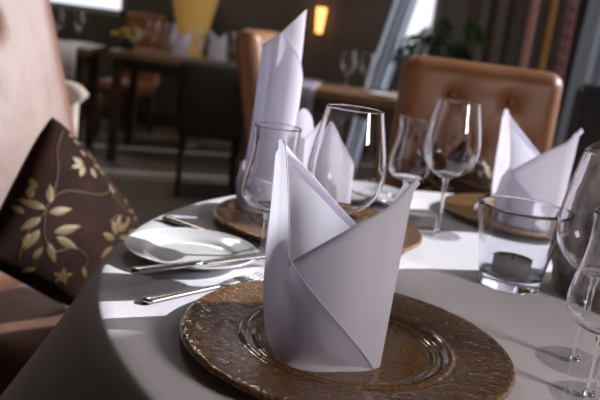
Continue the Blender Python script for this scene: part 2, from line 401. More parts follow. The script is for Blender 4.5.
def tall_napkin():
    t = thing('rolled_napkin', 'tall white napkin rolled to a slanted point on the shadowed charger plate', 'napkin', CH[1] + Vector((0, 0, 0.0)), 0, G_NP)
    z0 = TZ + 0.0095; Y = 1.10
    base = on(259, 208, z0); bx_, by_ = base.x, base.y
    bm = bmesh.new()
    # spiral roll with slanted mouth
    n, nv = 72, 22; G = []
    tipL = at(266, 46, by_); tipR = at(306, 10, by_ + 0.0)
    for i in range(n + 1):
        s = i / n; th = math.radians(-115) + s * 2 * PI * 1.32          # starts at the front seam
        c = 0.5 + 0.5 * math.cos(th)                                    # 1 on the right side
        ztop = tipL.z + (tipR.z - tipL.z) * (c ** 1.15)
        if s > 0.80: ztop = ztop - (s - 0.80) * 0.55                     # wrapped edge falls away as a diagonal seam
        row = []
        for j in range(nv + 1):
            v = j / nv; z = z0 + (ztop - z0) * v
            h = (z - z0) / 0.32
            r = (0.033 - 0.004 * h) * (1 - 0.09 * (1 - s)) + 0.0012 * s * 3
            ax = bx_ + 0.006 * h + 0.004 * math.sin(h * 3)
            row.append(bm.verts.new((ax + r * math.cos(th) * (1.0 + 0.05 * h), by_ + r * math.sin(th) * 0.9, z)))
        G.append(row)
    grid_faces(bm, G); rim_strip(bm, [g[-1].co.copy() for g in G], 0.0009); rim_strip(bm, [v.co.copy() for v in G[-1]], 0.0007)
    bmesh.ops.translate(bm, verts=bm.verts, vec=-Vector(CH[1])); obj('roll', bm, m_napkin, t)
    # folded cuff round its foot
    bm = bmesh.new(); G = []
    for i in range(57):
        th = 2 * PI * i / 56; row = []
        hh = 0.058 + 0.012 * math.cos(th - 2.6)
        for j in range(9):
            v = j / 8; r = 0.0385 + 0.0025 * math.sin(PI * v) + 0.0015 * math.cos(3 * th)
            row.append(bm.verts.new((bx_ + r * math.cos(th), by_ + r * math.sin(th) * 0.92, z0 + hh * v)))
        G.append(row)
    grid_faces(bm, G); rim_strip(bm, [g[-1].co.copy() for g in G], 0.0015)
    bmesh.ops.translate(bm, verts=bm.verts, vec=-Vector(CH[1])); obj('cuff', bm, m_napkin, t)
    # side wing: a leaf fold and a broad sheet standing beside the roll
    bm = bmesh.new()
    leaf = [(at(276, 196, 1.19), at(266, 167, 1.17)), (at(286, 199, 1.18), at(284, 138, 1.17)), (at(298, 202, 1.185), at(301, 110, 1.18)), (at(306, 204, 1.20), at(311, 116, 1.20)), (at(312, 204, 1.215), at(314, 132, 1.215))]
    sheet(bm, leaf, 12, 7); rim_strip(bm, spline([c[1] for c in leaf], 7), 0.0008)
    wing = [(at(292, 203, 1.195), at(300, 145, 1.195)), (at(306, 203, 1.18), at(313, 131, 1.185)), (at(322, 204, 1.175), at(326, 120, 1.185)), (at(338, 204.5, 1.19), at(341, 142, 1.20)), (at(351, 205, 1.21), at(354, 165, 1.215)), (at(349, 203, 1.24), at(350, 172, 1.24))]
    sheet(bm, wing, 12, 7); rim_strip(bm, spline([c[1] for c in wing], 7), 0.0008)
    bmesh.ops.translate(bm, verts=bm.verts, vec=-Vector(CH[1])); obj('wing', bm, m_napkin, t)
    return t
tall_napkin()

# ------------------------------------------------------------------ side plates and cutlery
plate_prof = sprof([(0, 0.003), (0.040, 0.003), (0.052, 0.0045), (0.060, 0.008), (0.076, 0.0125), (0.0815, 0.0145), (0.0828, 0.0142), (0.0815, 0.0122), (0.060, 0.0050), (0.046, 0.0012), (0.044, 0.0), (0, 0.0)], 5)
G_PL = 'white china side plates'
PL = Vector((-0.127, 0.914, TZ + 0.0003)); PL2 = Vector((0.128, 1.415, TZ + 0.0003))
sp = tag(obj('side_plate', L(plate_prof, 96), m_china), 'white china side plate near the table edge, knife across its rim', 'plate', G_PL); sp.location = PL
sp2 = copy_thing(sp, PL2, 0, 'white china side plate at the far table edge behind the big wine glass', G_PL)

def blade_bm(length, w, t, tip):
    bm = bmesh.new(); G = []
    N = 28
    for i in range(N + 1):
        s = i / N; x = s * length
        ww = w * min(1, 0.72 + 0.9 * s) * (1 if s < 0.72 else max(0.06, math.sqrt(max(0, 1 - ((s - 0.72) / 0.28) ** 2))))
        tt = t * (1 - 0.75 * s); y0 = -w * 0.45
        ring = [(x, y0, tt / 2), (x, y0 + ww * 0.4, tt / 2 * 0.9), (x, y0 + ww, 0.00015), (x, y0 + ww, -0.00015), (x, y0 + ww * 0.4, -tt / 2 * 0.9), (x, y0, -tt / 2)]
        G.append([bm.verts.new(p) for p in ring])
    for a, b in zip(G, G[1:]):
        for k in range(6): bm.faces.new((a[k], a[(k + 1) % 6], b[(k + 1) % 6], b[k]))
    bm.faces.new(G[0]); bm.faces.new(G[-1]); return bm
def handle_bm(length, w0, w1, t0, t1):
    bm = bmesh.new(); G = []; N = 24; n = 14
    for i in range(N + 1):
        s = i / N; e = 1 if 0.05 < s else max(0.12, math.sqrt(1 - ((0.05 - s) / 0.05) ** 2))
        w = (w0 + (w1 - w0) * s ** 0.8) * e / 2; t = (t0 + (t1 - t0) * s) * (0.5 + 0.5 * e) / 2
        G.append([bm.verts.new((s * length - length, w * math.cos(2 * PI * k / n), t * math.sin(2 * PI * k / n))) for k in range(n)])
    for a, b in zip(G, G[1:]):
        for k in range(n): bm.faces.new((a[k], a[(k + 1) % n], b[(k + 1) % n], b[k]))
    bm.faces.new(G[0]); bm.faces.new(G[-1]); return bm
def aim(o, p0, p1, roll=0.0):               # put the handle end on p0 and point the piece at p1
    d = (Vector(p1) - Vector(p0)).normalized(); z = Vector((0, 0, 1)); y = z.cross(d).normalized(); zz = d.cross(y)
    R = Matrix((d, y, zz)).transposed() @ Matrix.Rotation(roll, 3, 'X')
    o.rotation_euler = R.to_euler()
def knife(name, p0, p1, hl, label, w=0.013, group='silver knives'):
    p0, p1 = Vector(p0), Vector(p1); tot = (p1 - p0).length; d = (p1 - p0).normalized()
    t = thing(name, label, 'knife', p0 + d * hl, 0, group)
    obj('handle', handle_bm(hl, w * 1.15, w * 0.66, 0.008, 0.0055), m_steel, t)
    obj('blade', blade_bm(tot - hl, w * 1.15, 0.0024, 0), m_steel, t)
    aim(t, p0, p1); return t
h0 = on(131, 271.5, TZ + 0.0172); h1 = on(285, 252, TZ + 0.0172)
knife('butter_knife', h0, h1, 0.092, 'silver butter knife lying across the near side plate', 0.014)
knife('dinner_knife', on(164, 217, TZ + 0.0042), on(290, 261, TZ + 0.0042), 0.098, 'silver dinner knife lying on the cloth beside the shadowed charger plate', 0.015)
knife('butter_knife', on(352, 190, TZ + 0.0172), on(412, 212, TZ + 0.0172), 0.085, 'silver butter knife lying across the far side plate', 0.013)
def fork(p0, p1, label):
    p0, p1 = Vector(p0), Vector(p1); d = (p1 - p0).normalized(); tot = (p1 - p0).length; hl = tot * 0.68
    t = thing('fork', label, 'fork', p0 + d * hl, 0)
    obj('handle', handle_bm(hl, 0.0165, 0.0065, 0.0058, 0.0036), m_steel, t)
    bm = bmesh.new(); G = []
    for i in range(13):
        s = i / 12; x = s * 0.032; w = 0.003 + 0.0095 * math.sin(min(1, s * 1.3) * PI / 2)
        z = -0.002 * math.sin(s * PI)
        G.append([bm.verts.new((x, -w, z + 0.0012)), bm.verts.new((x, w, z + 0.0012)), bm.verts.new((x, w, z - 0.0006)), bm.verts.new((x, -w, z - 0.0006))])
    for a, b in zip(G, G[1:]):
        for k in range(4): bm.faces.new((a[k], a[(k + 1) % 4], b[(k + 1) % 4], b[k]))
    bm.faces.new(G[0]); bm.faces.new(G[-1]); obj('root', bm, m_steel, t)
    for k in range(4):
        bm = bmesh.new(); y = (k - 1.5) * 0.0068
        tube(bm, [(0.031, y, 0.0003), (0.05, y, 0.0006), (0.07, y * 0.95, 0.003)], [0.0017, 0.0015, 0.0008], 8); obj('tine', bm, m_steel, t)
    aim(t, p0, p1); return t
fork(on(143, 301, TZ + 0.0032), on(251, 279.5, TZ + 0.0032), 'silver fork lying on the cloth beside the front charger plate')

# ------------------------------------------------------------------ wine glasses
def glass_parts(t, prof, foot_r, stem_top):
    """prof: outer bowl profile from the stem junction up to the rim"""
    outer = sprof(prof, 6); w = 0.0011
    inner = [(max(r - w, 0.0), z) for r, z in outer if z > stem_top + 0.006]
    bm = bmesh.new()
    lathe(bm, [(0, stem_top)] + outer + [(outer[-1][0] - w * 0.5, outer[-1][1] + 0.0006)] + list(reversed(inner)) + [(0, stem_top + 0.0042)], 72)
    obj('bowl', bm, m_glass, t)
    obj('stem', L(sprof([(0, 0.0030), (0.006, 0.0034), (0.0046, 0.008), (0.0036, 0.02), (0.0034, stem_top * 0.6), (0.0036, stem_top - 0.012), (0.0056, stem_top + 0.0005), (0, stem_top + 0.0008)], 5), 32), m_glass_s, t)
    obj('foot', L(sprof([(0, 0.0034), (0.005, 0.0036), (0.015, 0.0024), (foot_r - 0.003, 0.0014), (foot_r, 0.0008), (foot_r - 0.001, 0.0), (0, 0.0)], 5), 72), m_foot, t)
WHITE = [(0.0045, 0.094), (0.014, 0.0965), (0.029, 0.106), (0.0395, 0.121), (0.0442, 0.138), (0.0440, 0.155), (0.0402, 0.180), (0.0356, 0.202), (0.0328, 0.217)]
TULIP = [(0.0045, 0.064), (0.013, 0.0655), (0.026, 0.071), (0.0345, 0.081), (0.0368, 0.094), (0.0345, 0.110), (0.0305, 0.128), (0.0284, 0.146), (0.0284, 0.160), (0.0298, 0.174)]
G_W, G_T = 'large white wine glasses', 'small tulip wine glasses'
def g(px, py): return on(px, py, TZ + 0.0003)
gw = thing('wine_glass', 'large empty wine glass directly behind the front pocket-folded napkin', 'glass', Vector((0.049, 0.862, TZ + 0.0003)), 0, G_W); glass_parts(gw, WHITE, 0.037, 0.094)
gt = thing('wine_glass', 'small tulip glass between the side plate and the front napkin', 'glass', g(262, 259), 0, G_T); glass_parts(gt, TULIP, 0.033, 0.064)
copy_thing(gw, g(436.5, 234), 0.4, 'large empty wine glass between the front napkin and the far napkin', G_W)
copy_thing(gw, g(574, 362), 0.9, 'large empty wine glass beside the stone centrepiece, behind a tulip glass', G_W)
copy_thing(gt, Vector((0.179, 1.298, TZ + 0.0003)), 0.3, 'small tulip glass just left of a large wine glass, backed by the tan chair', G_T)
copy_thing(gt, g(588, 398), 0.7, 'small tulip glass closest to the camera at the right edge', G_T)

# ------------------------------------------------------------------ candle tumbler, tealight, stone centrepiece
VB = g(508, 284)
vt = thing('candle_tumbler', 'thick flared clear glass tumbler with a tealight inside it', 'candle holder', VB)
obj('body', L(sprof([(0, 0.0), (0.0355, 0.0), (0.0378, 0.002), (0.0392, 0.010)], 4) + sprof([(0.0402, 0.020), (0.0470, 0.058), (0.0556, 0.1025), (0.0550, 0.1042), (0.0536, 0.1036), (0.0450, 0.058), (0.0384, 0.022)], 5) + [(0.0368, 0.0150), (0.034, 0.0143), (0, 0.0143)], 96), m_tumbler, vt)
vt.scale = (1.05, 1.05, 1.02)
tl = thing('tealight', 'small grey tealight candle standing inside the clear tumbler', 'candle', VB + Vector((0.0, 0.002, 0.0149)))
obj('cup', L([(0, 0), (0.0240, 0), (0.0250, 0.0008), (0.0255, 0.0215), (0.0262, 0.0222), (0.0250, 0.0222), (0.0244, 0.018), (0, 0.018)], 64), m_wax, tl)
obj('wax', L([(0, 0.0184), (0.018, 0.0182), (0.0238, 0.0188), (0.0238, 0.0182), (0, 0.0180)], 48), m_waxtop, tl)
bm = bmesh.new(); tube(bm, [(0, 0, 0.018), (0.0004, 0, 0.023), (0.0014, 0.0004, 0.027)], 0.0008, 6); obj('wick', bm, m_wick, tl)

def stone():
    bm = L(sprof([(0, 0.0), (0.092, 0.0), (0.100, 0.006), (0.103, 0.04), (0.104, 0.09), (0.103, 0.13), (0.100, 0.16), (0.090, 0.188), (0.068, 0.206), (0.042, 0.213), (0.037, 0.210), (0.034, 0.18), (0, 0.17)], 8), 96)
    for v in bm.verts:
        if v.co.z > 0.004:
            d = Vector((v.co.x, v.co.y, 0)); nn = noise.fractal(v.co * 22, 0.8, 2.0, 5) * 0.006
            if d.length > 1e-4: v.co += d.normalized() * nn
    o = obj('stone_vase', bm, m_stone); o.location = (0.456, 0.985, TZ + 0.0005)
    return tag(o, 'rough mottled grey-brown stone vase standing behind the right-hand wine glasses', 'vase')
stone()

# ------------------------------------------------------------------ chairs
def pad_bm(w, d, h, buttons=(), dimple=0.02, rnd=0.045, crown=0.012, nx=44, nz=44):
    """upholstered slab: x width, y depth (front is -y), z height from 0; rounded corners, tufted front"""
    bm = bmesh.new(); fr, bk = [], []
    def shape(u, v):
        x, z = (u - 0.5) * w, v * h
        cx, cz = min(max(x, -w / 2 + rnd), w / 2 - rnd), min(max(z, rnd), h - rnd)
        dx, dz = x - cx, z - cz; m = max(abs(dx), abs(dz))
        if dx and dz and m > 0:
            l = math.hypot(dx, dz); s = m / l; dx *= s; dz *= s
        return cx + dx, cz + dz
    for i in range(nx + 1):
        a, b = [], []
        for j in range(nz + 1):
            u, v = i / nx, j / nz; u = 0.5 - 0.5 * math.cos(PI * u) if True else u; v = 0.5 - 0.5 * math.cos(PI * v)
            x, z = shape(u, v)
            e = min(min(u, 1 - u) * w, min(v, 1 - v) * h) / (d * 0.5); e = min(1, max(0, e)); k = math.sqrt(1 - (1 - e) ** 2)
            y = -d / 2 * k - crown * math.sin(PI * u) * math.sin(PI * v) * e
            for (bu, bv) in buttons:
                q = math.hypot(x - bu, z - bv); y += dimple * math.exp(-(q / 0.022) ** 2) + 0.35 * dimple * math.exp(-(q / 0.06) ** 2)
            for ii in range(len(buttons)):
                for jj in range(ii + 1, len(buttons)):
                    A, B = Vector(buttons[ii]), Vector(buttons[jj]); ab = B - A
                    if ab.length > 0.24: continue
                    t = min(1, max(0, (Vector((x, z)) - A).dot(ab) / ab.length_squared)); q = (Vector((x, z)) - A - ab * t).length
                    y += 0.25 * dimple * math.exp(-(q / 0.009) ** 2)
            a.append(bm.verts.new((x, y, z))); b.append(bm.verts.new((x, d / 2 * k, z)))
        fr.append(a); bk.append(b)
    grid_faces(bm, fr); grid_faces(bm, [list(reversed(r)) for r in bk])
    bmesh.ops.remove_doubles(bm, verts=bm.verts, dist=1e-5)
    return bm
def button_bm(x, y, z, r=0.011):
    bm = bmesh.new(); bmesh.ops.create_uvsphere(bm, u_segments=16, v_segments=10, radius=r)
    for v in bm.verts: v.co = Vector((v.co.x, v.co.y * 0.55, v.co.z)) + Vector((x, y, z))
    return bm
def chair(name, label, loc, rz, m, w=0.46, top=1.02, seat_z=0.47, d=0.10, buttons=(), bmat=None, lean=0.08, depth=0.46, seat_m=None, group=None):
    """front of the chair looks along local -y; the backrest stands at y = 0"""
    t = thing(name, label, 'chair', loc, rz, group)
    h = top - seat_z + 0.06
    B = [(bx_, bz - (seat_z - 0.06)) for bx_, bz in buttons]
    bm = pad_bm(w, d, h, B); o = obj('backrest', bm, m, t); o.location = (0, 0.0, seat_z - 0.06); o.rotation_euler = (-lean, 0, 0)
    for (bx_, bz) in B:
        obj('tuft_button', button_bm(bx_, -d / 2 + 0.004, bz), bmat or m_button, o)
    bm = pad_bm(w, 0.12, depth, (), 0, 0.05, 0.015, 24, 24)
    for v in bm.verts: v.co = Vector((v.co.x, -v.co.z - d * 0.35, -v.co.y))
    o = obj('seat', bm, seat_m or m, t); o.location = (0, 0, seat_z - 0.06)
    for sx in (-1, 1):
        for yy in (-depth + 0.0, -0.02):
            bm = bmesh.new(); tube(bm, [(sx * (w / 2 - 0.05), yy, seat_z - 0.10), (sx * (w / 2 - 0.045), yy - (0.01 if yy < -0.1 else -0.03), 0.0)], [0.021, 0.014], 10)
            obj('leg', bm, m_darkwood, t)
    return t
# right chair, behind the far napkin
rc = chair('dining_chair', 'tan leather tufted dining chair behind the far napkin, facing the camera', (0.483, 2.25, 0), math.radians(1), m_leather, 0.475, 1.015, 0.47, 0.11,
      [(-0.085, 0.915), (0.085, 0.915), (-0.16, 0.78), (0.0, 0.78), (0.16, 0.78)], lean=0.04, depth=0.40)
# left chair with the brocade cushion
lrz = math.atan2(0.896, 0.443)              # front (-y) turned to look along (+0.896, -0.443)
lc = chair('dining_chair', 'pale sunlit tufted leather dining chair at the left edge, holding a cushion', (-0.628, 1.585, 0), lrz, m_leather_pale, 0.58, 1.12, 0.44, 0.12,
      [(0.06, 0.99), (-0.10, 0.99), (-0.02, 0.84)], m_button_white, lean=0.34, depth=0.36)
chair('dining_chair', 'tan leather dining chair half hidden behind the tall rolled napkin', (-0.095, 3.02, 0), math.radians(76), m_leather, 0.42, 1.035, 0.46, 0.10, lean=0.24)
chair('dining_chair', 'black leather chair at the right edge in front of the curtains', (1.16, 2.80, 0), math.radians(-25), m_navy, 0.44, 0.985, 0.46, 0.10, lean=0.12)

# ------------------------------------------------------------------ cushions
def cushion_mesh():
    n = Vector((0.86, -0.42, 0.33)).normalized(); P0 = CAM + (Vector((-0.43, 1.235, 0.70)) - CAM) * 1.12
    def hit(px, py):
        d = ray(px, py); return CAM + d * ((P0 - CAM).dot(n) / d.dot(n))
    q = [hit(51, 108), hit(143, 226), hit(78, 316), hit(-26, 262)]              # top, right, bottom, left
    ctr = sum(q, Vector()) / 4
    def P(u, v, side):
        p = q[0].lerp(q[1], u).lerp(q[3].lerp(q[2], u), v)
        e = (4 * u * (1 - u)) * (4 * v * (1 - v)); 
        pin = 0.06 * (1 - (4 * u * (1 - u))) * 0 
        c = q[0].lerp(q[2], 0.5)
        ed = max(abs(u - .5), abs(v - .5)) * 2; oth = min(abs(u - .5), abs(v - .5)) * 2
        p = p + (c - p) * 0.055 * (1 - oth ** 2) * ed ** 3
        p = p + (c - p) * 0.085 * (ed * oth) ** 5
        return p + n * side * 0.062 * e ** 0.42
    bm = bmesh.new(); N = 34
    F = [[bm.verts.new(P(i / N, j / N, 1)) for j in range(N + 1)] for i in range(N + 1)]
    B = [[bm.verts.new(P(i / N, j / N, -1)) for j in range(N + 1)] for i in range(N + 1)]
    grid_faces(bm, F); grid_faces(bm, [list(reversed(r)) for r in B]); bmesh.ops.remove_doubles(bm, verts=bm.verts, dist=1e-5)
    def uv(px, py):
        h = hit(px, py); u = v = 0.5
        for _ in range(30):
            p = q[0].lerp(q[1], u).lerp(q[3].lerp(q[2], u), v); e = h - p
            du = (q[1] - q[0]).lerp(q[2] - q[3], v); dv = (q[3] - q[0]).lerp(q[2] - q[1], u)
            a, b, c = du.dot(du), du.dot(dv), dv.dot(dv); r1, r2 = e.dot(du), e.dot(dv); D = a * c - b * b
            u += (r1 * c - r2 * b) / D; v += (a * r2 - b * r1) / D
        return u, v
    def S_(u, v, lift=0.0016): 
        u, v = min(max(u, 0.004), 0.996), min(max(v, 0.004), 0.996); return P(u, v, 1) + n * lift
    def leaf(x, y, ln_, w, ang):                                                 # in photo pixels, laid on the cushion face
        pts = []; ca, sa = math.cos(math.radians(ang)), -math.sin(math.radians(ang)); mid = []; up = []; dn = []
        for k in range(9):
            s = k / 8; ww = w * math.sin(PI * s ** 0.8) * 0.5 + 0.05
            for arr, o in ((up, ww), (mid, 0), (dn, -ww)):
                X, Y = x + ca * s * ln_ - sa * o, y + sa * s * ln_ + ca * o
                u, v = uv(X, Y); arr.append(bm.verts.new(S_(u, v, 0.0022 if o == 0 else 0.0012)))
        grid_faces(bm, [up, mid, dn], 1)
    def vine(pp, r=0.0011):
        tube(bm, [S_(*uv(a.x, a.y), 0.0008) for a in spline([Vector((a, b)) for a, b in pp], 8)], r, 6, 1)
    vine([(54, 130), (44, 150), (41, 172), (34, 196), (26, 214), (24, 240)]); vine([(33, 200), (46, 194), (62, 196), (80, 198), (93, 193)])
    vine([(93, 193), (97, 203), (108, 212), (116, 214)]); vine([(26, 214), (10, 236), (4, 262)]); vine([(24, 240), (34, 254), (52, 250), (66, 262), (62, 272)])
    vine([(86, 226), (100, 218), (118, 224), (128, 232)])
    for a in [(66, 166, 15, 6, 200), (66, 168, 14, 6, 245), (66, 166, 13, 6, 150), (78, 160, 11, 5, 90), (80, 162, 12, 6, 35), (78, 166, 12, 6, -20), (74, 170, 12, 6, -75), (84, 172, 9, 5, -30), (72, 158, 9, 4, 130), (90, 168, 7, 4, 60),
              (60, 138, 8, 4, 60), (62, 140, 9, 5, -40), (58, 136, 9, 5, 10),
              (93, 193, 9, 5, 70), (93, 194, 8, 5, 10),
              (30, 206, 20, 7, 85), (26, 212, 24, 8, 150), (22, 220, 22, 8, 215), (28, 216, 22, 8, 10), (20, 232, 24, 8, 240), (32, 236, 26, 9, 15), (34, 240, 24, 8, -30), (28, 246, 22, 7, -70), (12, 236, 16, 6, 250), (15, 200, 14, 6, 80), (8, 216, 13, 6, 120), (20, 190, 12, 5, 95),
              (96, 232, 15, 7, 70), (98, 234, 17, 7, 30), (96, 238, 16, 7, 110), (94, 242, 16, 7, 160), (100, 240, 18, 7, -5), (98, 246, 18, 7, -45), (92, 250, 16, 7, 220), (96, 252, 16, 7, -90), (112, 236, 13, 6, 20), (112, 244, 12, 6, -30), (110, 228, 10, 5, 70),
              (112, 205, 9, 5, 40), (116, 212, 9, 5, -10), (122, 222, 8, 4, 30),
              (45, 280, 9, 5, 90), (45, 280, 9, 5, 18), (45, 280, 9, 5, -54), (45, 280, 9, 5, -126), (45, 280, 9, 5, 162), (62, 270, 12, 5, -60), (20, 272, 14, 6, 200), (16, 262, 14, 6, 60)]:
        leaf(*a)
    bmesh.ops.translate(bm, verts=bm.verts, vec=-ctr)
    return bm, ctr
cbm, cctr = cushion_mesh()
for f in cbm.faces: f.smooth = True
G_CU = 'brown and gold brocade cushions'
cu = obj('cushion', cbm, [m_cushion, m_gold]); cu.location = cctr
tag(cu, 'dark brown cushion with gold leaf embroidery on the pale left chair', 'cushion', G_CU)
cu2 = cu.copy(); COL.objects.link(cu2); cu2['label'] = 'dark brown cushion with gold leaves leaning on the tan chair behind the glasses'
cu2.rotation_euler = (0.0, 0, -math.radians(60)); cu2.location = (0.425, 2.01, 0.645); cu2.scale = (0.82, 0.82, 0.82)

# ------------------------------------------------------------------ restaurant behind: tables, chairs, glasses
def far_table(label, c, w, d, h, rz, runner=None):
    t = thing('restaurant_table', label, 'table', (c[0], c[1], 0), rz)
    obj('tabletop', box((0, 0, h - 0.022), (w, d, 0.044)), m_wood, t, smooth=False, bevel=0.005)
    obj('apron', box((0, 0, h - 0.085), (w - 0.14, d - 0.14, 0.08)), m_darkwood, t, smooth=False)
    for sx in (-1, 1):
        for sy in (-1, 1): obj('leg', box((sx * (w / 2 - 0.06), sy * (d / 2 - 0.06), (h - 0.044) / 2), (0.06, 0.06, h - 0.044)), m_darkwood, t, smooth=False, bevel=0.004)
    return t
def runner(c, rz, w, d, h, label, m=None):
    bm = bmesh.new(); pts = [(-d / 2 - 0.004, -0.20), (-d / 2 - 0.003, -0.08), (-d / 2 - 0.002, 0.0), (-d / 2 + 0.01, 0.004), (d / 2 - 0.01, 0.004), (d / 2 + 0.002, 0), (d / 2 + 0.003, -0.2)]
    G = [[bm.verts.new((w * (i / 6 - 0.5), y, z + h)) for y, z in pts] for i in range(7)]
    grid_faces(bm, G); o = obj('table_runner', bm, m or m_runner, solid=0.003); o.location = (c[0], c[1], 0.0015); o.rotation_euler = (0, 0, rz)
    return tag(o, label, 'table runner')
def simple_chair(label, loc, rz, m, top=0.98): return chair('restaurant_chair', label, loc, rz, m, 0.42, top, 0.46, 0.07, lean=0.1)
def far_glass(src, p, label, group): return copy_thing(src, p, random.random() * 3, label, group)
def far_napkin(p, rz, label, s=0.95):
    return copy_thing(n1, p, rz, label, 'folded napkins on the distant tables', (s, s, s))

# table seen just above the big glass
A = far_table('brown wooden table behind the big wine glass, two glasses on it', (0.16, 4.36), 0.95, 0.70, 0.742, math.radians(-4))
runner((-0.06, 4.376), math.radians(-4), 0.17, 0.70, 0.742, 'lavender grey runner behind the tall napkin, over the brown two-glass table', m_lav)
for px, py, src, lb in [(345, 91, gw, 'distant wine glass standing alone, first on the brown table behind the big glass'), (364, 93, gw, 'distant wine glass nearest the pale drape on the brown table')]:
    p = on(px, py, 0.742); far_glass(src, Vector((p.x, min(max(p.y, 4.10), 4.55), 0.7424)), lb, 'wine glasses on the distant brown table')
p = Vector((0.38, 4.16, 0.7425)); copy_thing(sp, p, 0, 'white side plate at the bare right end of the distant brown table', 'side plates on the distant tables')

# long table in the middle distance at left, crowded with glasses
Bt = far_table('long brown table at the back left crowded with glasses and napkins', (-0.91, 5.45), 0.98, 0.75, 0.745, math.radians(3))
k = 0
spots = [(-1.24, 5.20), (-1.16, 5.38), (-1.02, 5.20), (-0.88, 5.50), (-0.80, 5.18), (-0.64, 5.52), (-0.54, 5.20), (-1.08, 5.62), (-0.76, 5.66)]
where = ['at its left end', 'second from its left end', 'in its front row centre', 'behind the front row centre', 'right of the front centre', 'second from its right end', 'at its right end', 'at the rear left', 'at the rear right']
for (x, y), wh in zip(spots, where):
    far_glass(gw if k % 2 else gt, Vector((x, y, 0.7454)), '%s glass on the long back-left table, %s' % ('large wine' if k % 2 else 'small tulip', wh), 'glasses on the long back table'); k += 1
for x, y, rz, lb in [(-0.93, 5.34, 0.2, 'white folded napkin standing mid-table on the long back-left table'), (-0.68, 5.34, -0.2, 'white folded napkin at the right end of the long back-left table'), (-0.50, 5.55, 0.5, 'white folded napkin at the rear right corner of the long back-left table')]:
    far_napkin(Vector((x, y, 0.7454)), rz, lb, 1.05)
simple_chair('dark grey-brown chair pulled out at the long back-left table', (-0.56, 4.36, 0), PI + 0.15, m_darkfab, 0.80)

# flowers in a low pot
fl = thing('flower_arrangement', 'low bunch of yellow flowers between the two back-left tables', 'flowers', (-1.34, 5.40, 0.7452))
obj('pot', L([(0, 0), (0.045, 0), (0.055, 0.07), (0.050, 0.07), (0.042, 0.01), (0, 0.01)], 24), m_pot, fl)
for i in range(26):
    a, r = random.random() * 2 * PI, 0.10 * math.sqrt(random.random()); hz = 0.10 + 0.06 * random.random() - r * 0.3
    bm = bmesh.new(); p = Vector((r * math.cos(a) * 1.3, r * math.sin(a), hz))
    tube(bm, [(0, 0, 0.03), p * 0.6 + Vector((0, 0, 0.02)), p], 0.002, 5); obj('stem', bm, m_stemgreen, fl)
    bm = bmesh.new()
    for q in range(7):
        b = 2 * PI * q / 7; c = p + Vector((math.cos(b), math.sin(b), 0.3)) * 0.012
        bmesh.ops.create_uvsphere(bm, u_segments=8, v_segments=6, radius=0.011, matrix=Matrix.Translation(c) @ Matrix.Rotation(b, 4, 'Z') @ Matrix.Diagonal((1.2, 0.7, 0.5, 1)))
    obj('bloom', bm, m_petal, fl)

# far-left table and its chair
Ct = far_table('small brown table at the far left with two glasses and white cloth', (-1.67, 5.22), 0.34, 0.62, 0.742, math.radians(6))
runner((-1.66, 5.21), math.radians(6), 0.17, 0.62, 0.742, 'white cloth hanging over the small far-left table')
for x, y, wh in ((-1.71, 5.03, 'nearer the cream chair'), (-1.61, 5.15, 'nearer the yellow flowers')):
    far_glass(gw, Vector((x, y, 0.7478)), 'large wine glass on the small far-left table, %s' % wh, 'glasses on the small far-left table')
chair('restaurant_chair', 'tan leather chair at the far left behind the yellow flowers', (-1.46, 6.38, 0), math.radians(-10), m_leather, 0.34, 1.0, 0.46, 0.09)

# cream armchair just behind the pale left chair
ac = chair('armchair', 'cream upholstered armchair behind the pale left chair, mostly hidden', (-0.955, 2.38, 0), math.radians(80), m_cream, 0.50, 1.16, 0.45, 0.11, depth=0.20)
for s in (-1, 1):
    bm = bmesh.new()
    tube(bm, spline([(s * 0.245, 0.0, 0.72), (s * 0.25, -0.05, 0.735), (s * 0.25, -0.095, 0.73), (s * 0.25, -0.12, 0.71)], 6), [0.034 - 0.008 * math.cos(i / 18 * PI) * 0 for i in range(19)], 14)
    tube(bm, [(s * 0.25, -0.09, 0.70), (s * 0.25, -0.09, 0.42)], 0.022, 12)
    obj('armrest', bm, m_cream, ac)

# ------------------------------------------------------------------ curtains, lamps, palm
def curtain_bm(x0, x1, z0, z1, waves, amp=0.035, shift=0.0, n=None):
    bm = bmesh.new(); n = n or waves * 12; G = []
    for i in range(n + 1):
        u = i / n; row = []
        for j in range(15):
            v = j / 14
            x = x0 + (x1 - x0) * u + shift * (1 - v)
            row.append(bm.verts.new((x, amp * math.sin(2 * PI * waves * u) * (0.75 + 0.25 * v) + 0.3 * amp * math.sin(2 * PI * waves * 2.3 * u + v), z0 + (z1 - z0) * v)))
        G.append(row)
    grid_faces(bm, G); return bm
m_curt = mat('dark_brown_drape', (0.05, 0.038, 0.03), 0.8); noise_col(m_curt, (0.065, 0.048, 0.038), (0.10, 0.077, 0.062), 5, 3, 0.3, 0.7, (6, 6, 0.1))
def stripe_mat(name, c, c2=None):
    m = mat(name, c, 0.75)
    if c2:
        tc = nd(m, 'ShaderNodeTexCoord'); wv = nd(m, 'ShaderNodeTexWave'); wv.bands_direction = 'DIAGONAL'; wv.inputs['Scale'].default_value = 7; cr = nd(m, 'ShaderNodeValToRGB')
        cr.color_ramp.elements[0].color = (*c, 1); cr.color_ramp.elements[1].color = (*c2, 1)
        ln(m, tc.outputs['Object'], wv.inputs[0]); ln(m, wv.outputs['Fac'], cr.inputs[0]); ln(m, cr.outputs[0], pb(m).inputs['Base Color'])
    return m
YC = 5.2
def strip_x(px, py=40): p = at(px, py, YC); return p.x
dr = tag(obj('curtain', curtain_bm(0.95, 2.12, 0.03, 3.3, 9, 0.03), m_curt, solid=0.004), 'dark brown full-length curtain behind the tan chair at right', 'curtain', 'long curtains at the back'); dr.location = (0, YC + 0.12, 0)
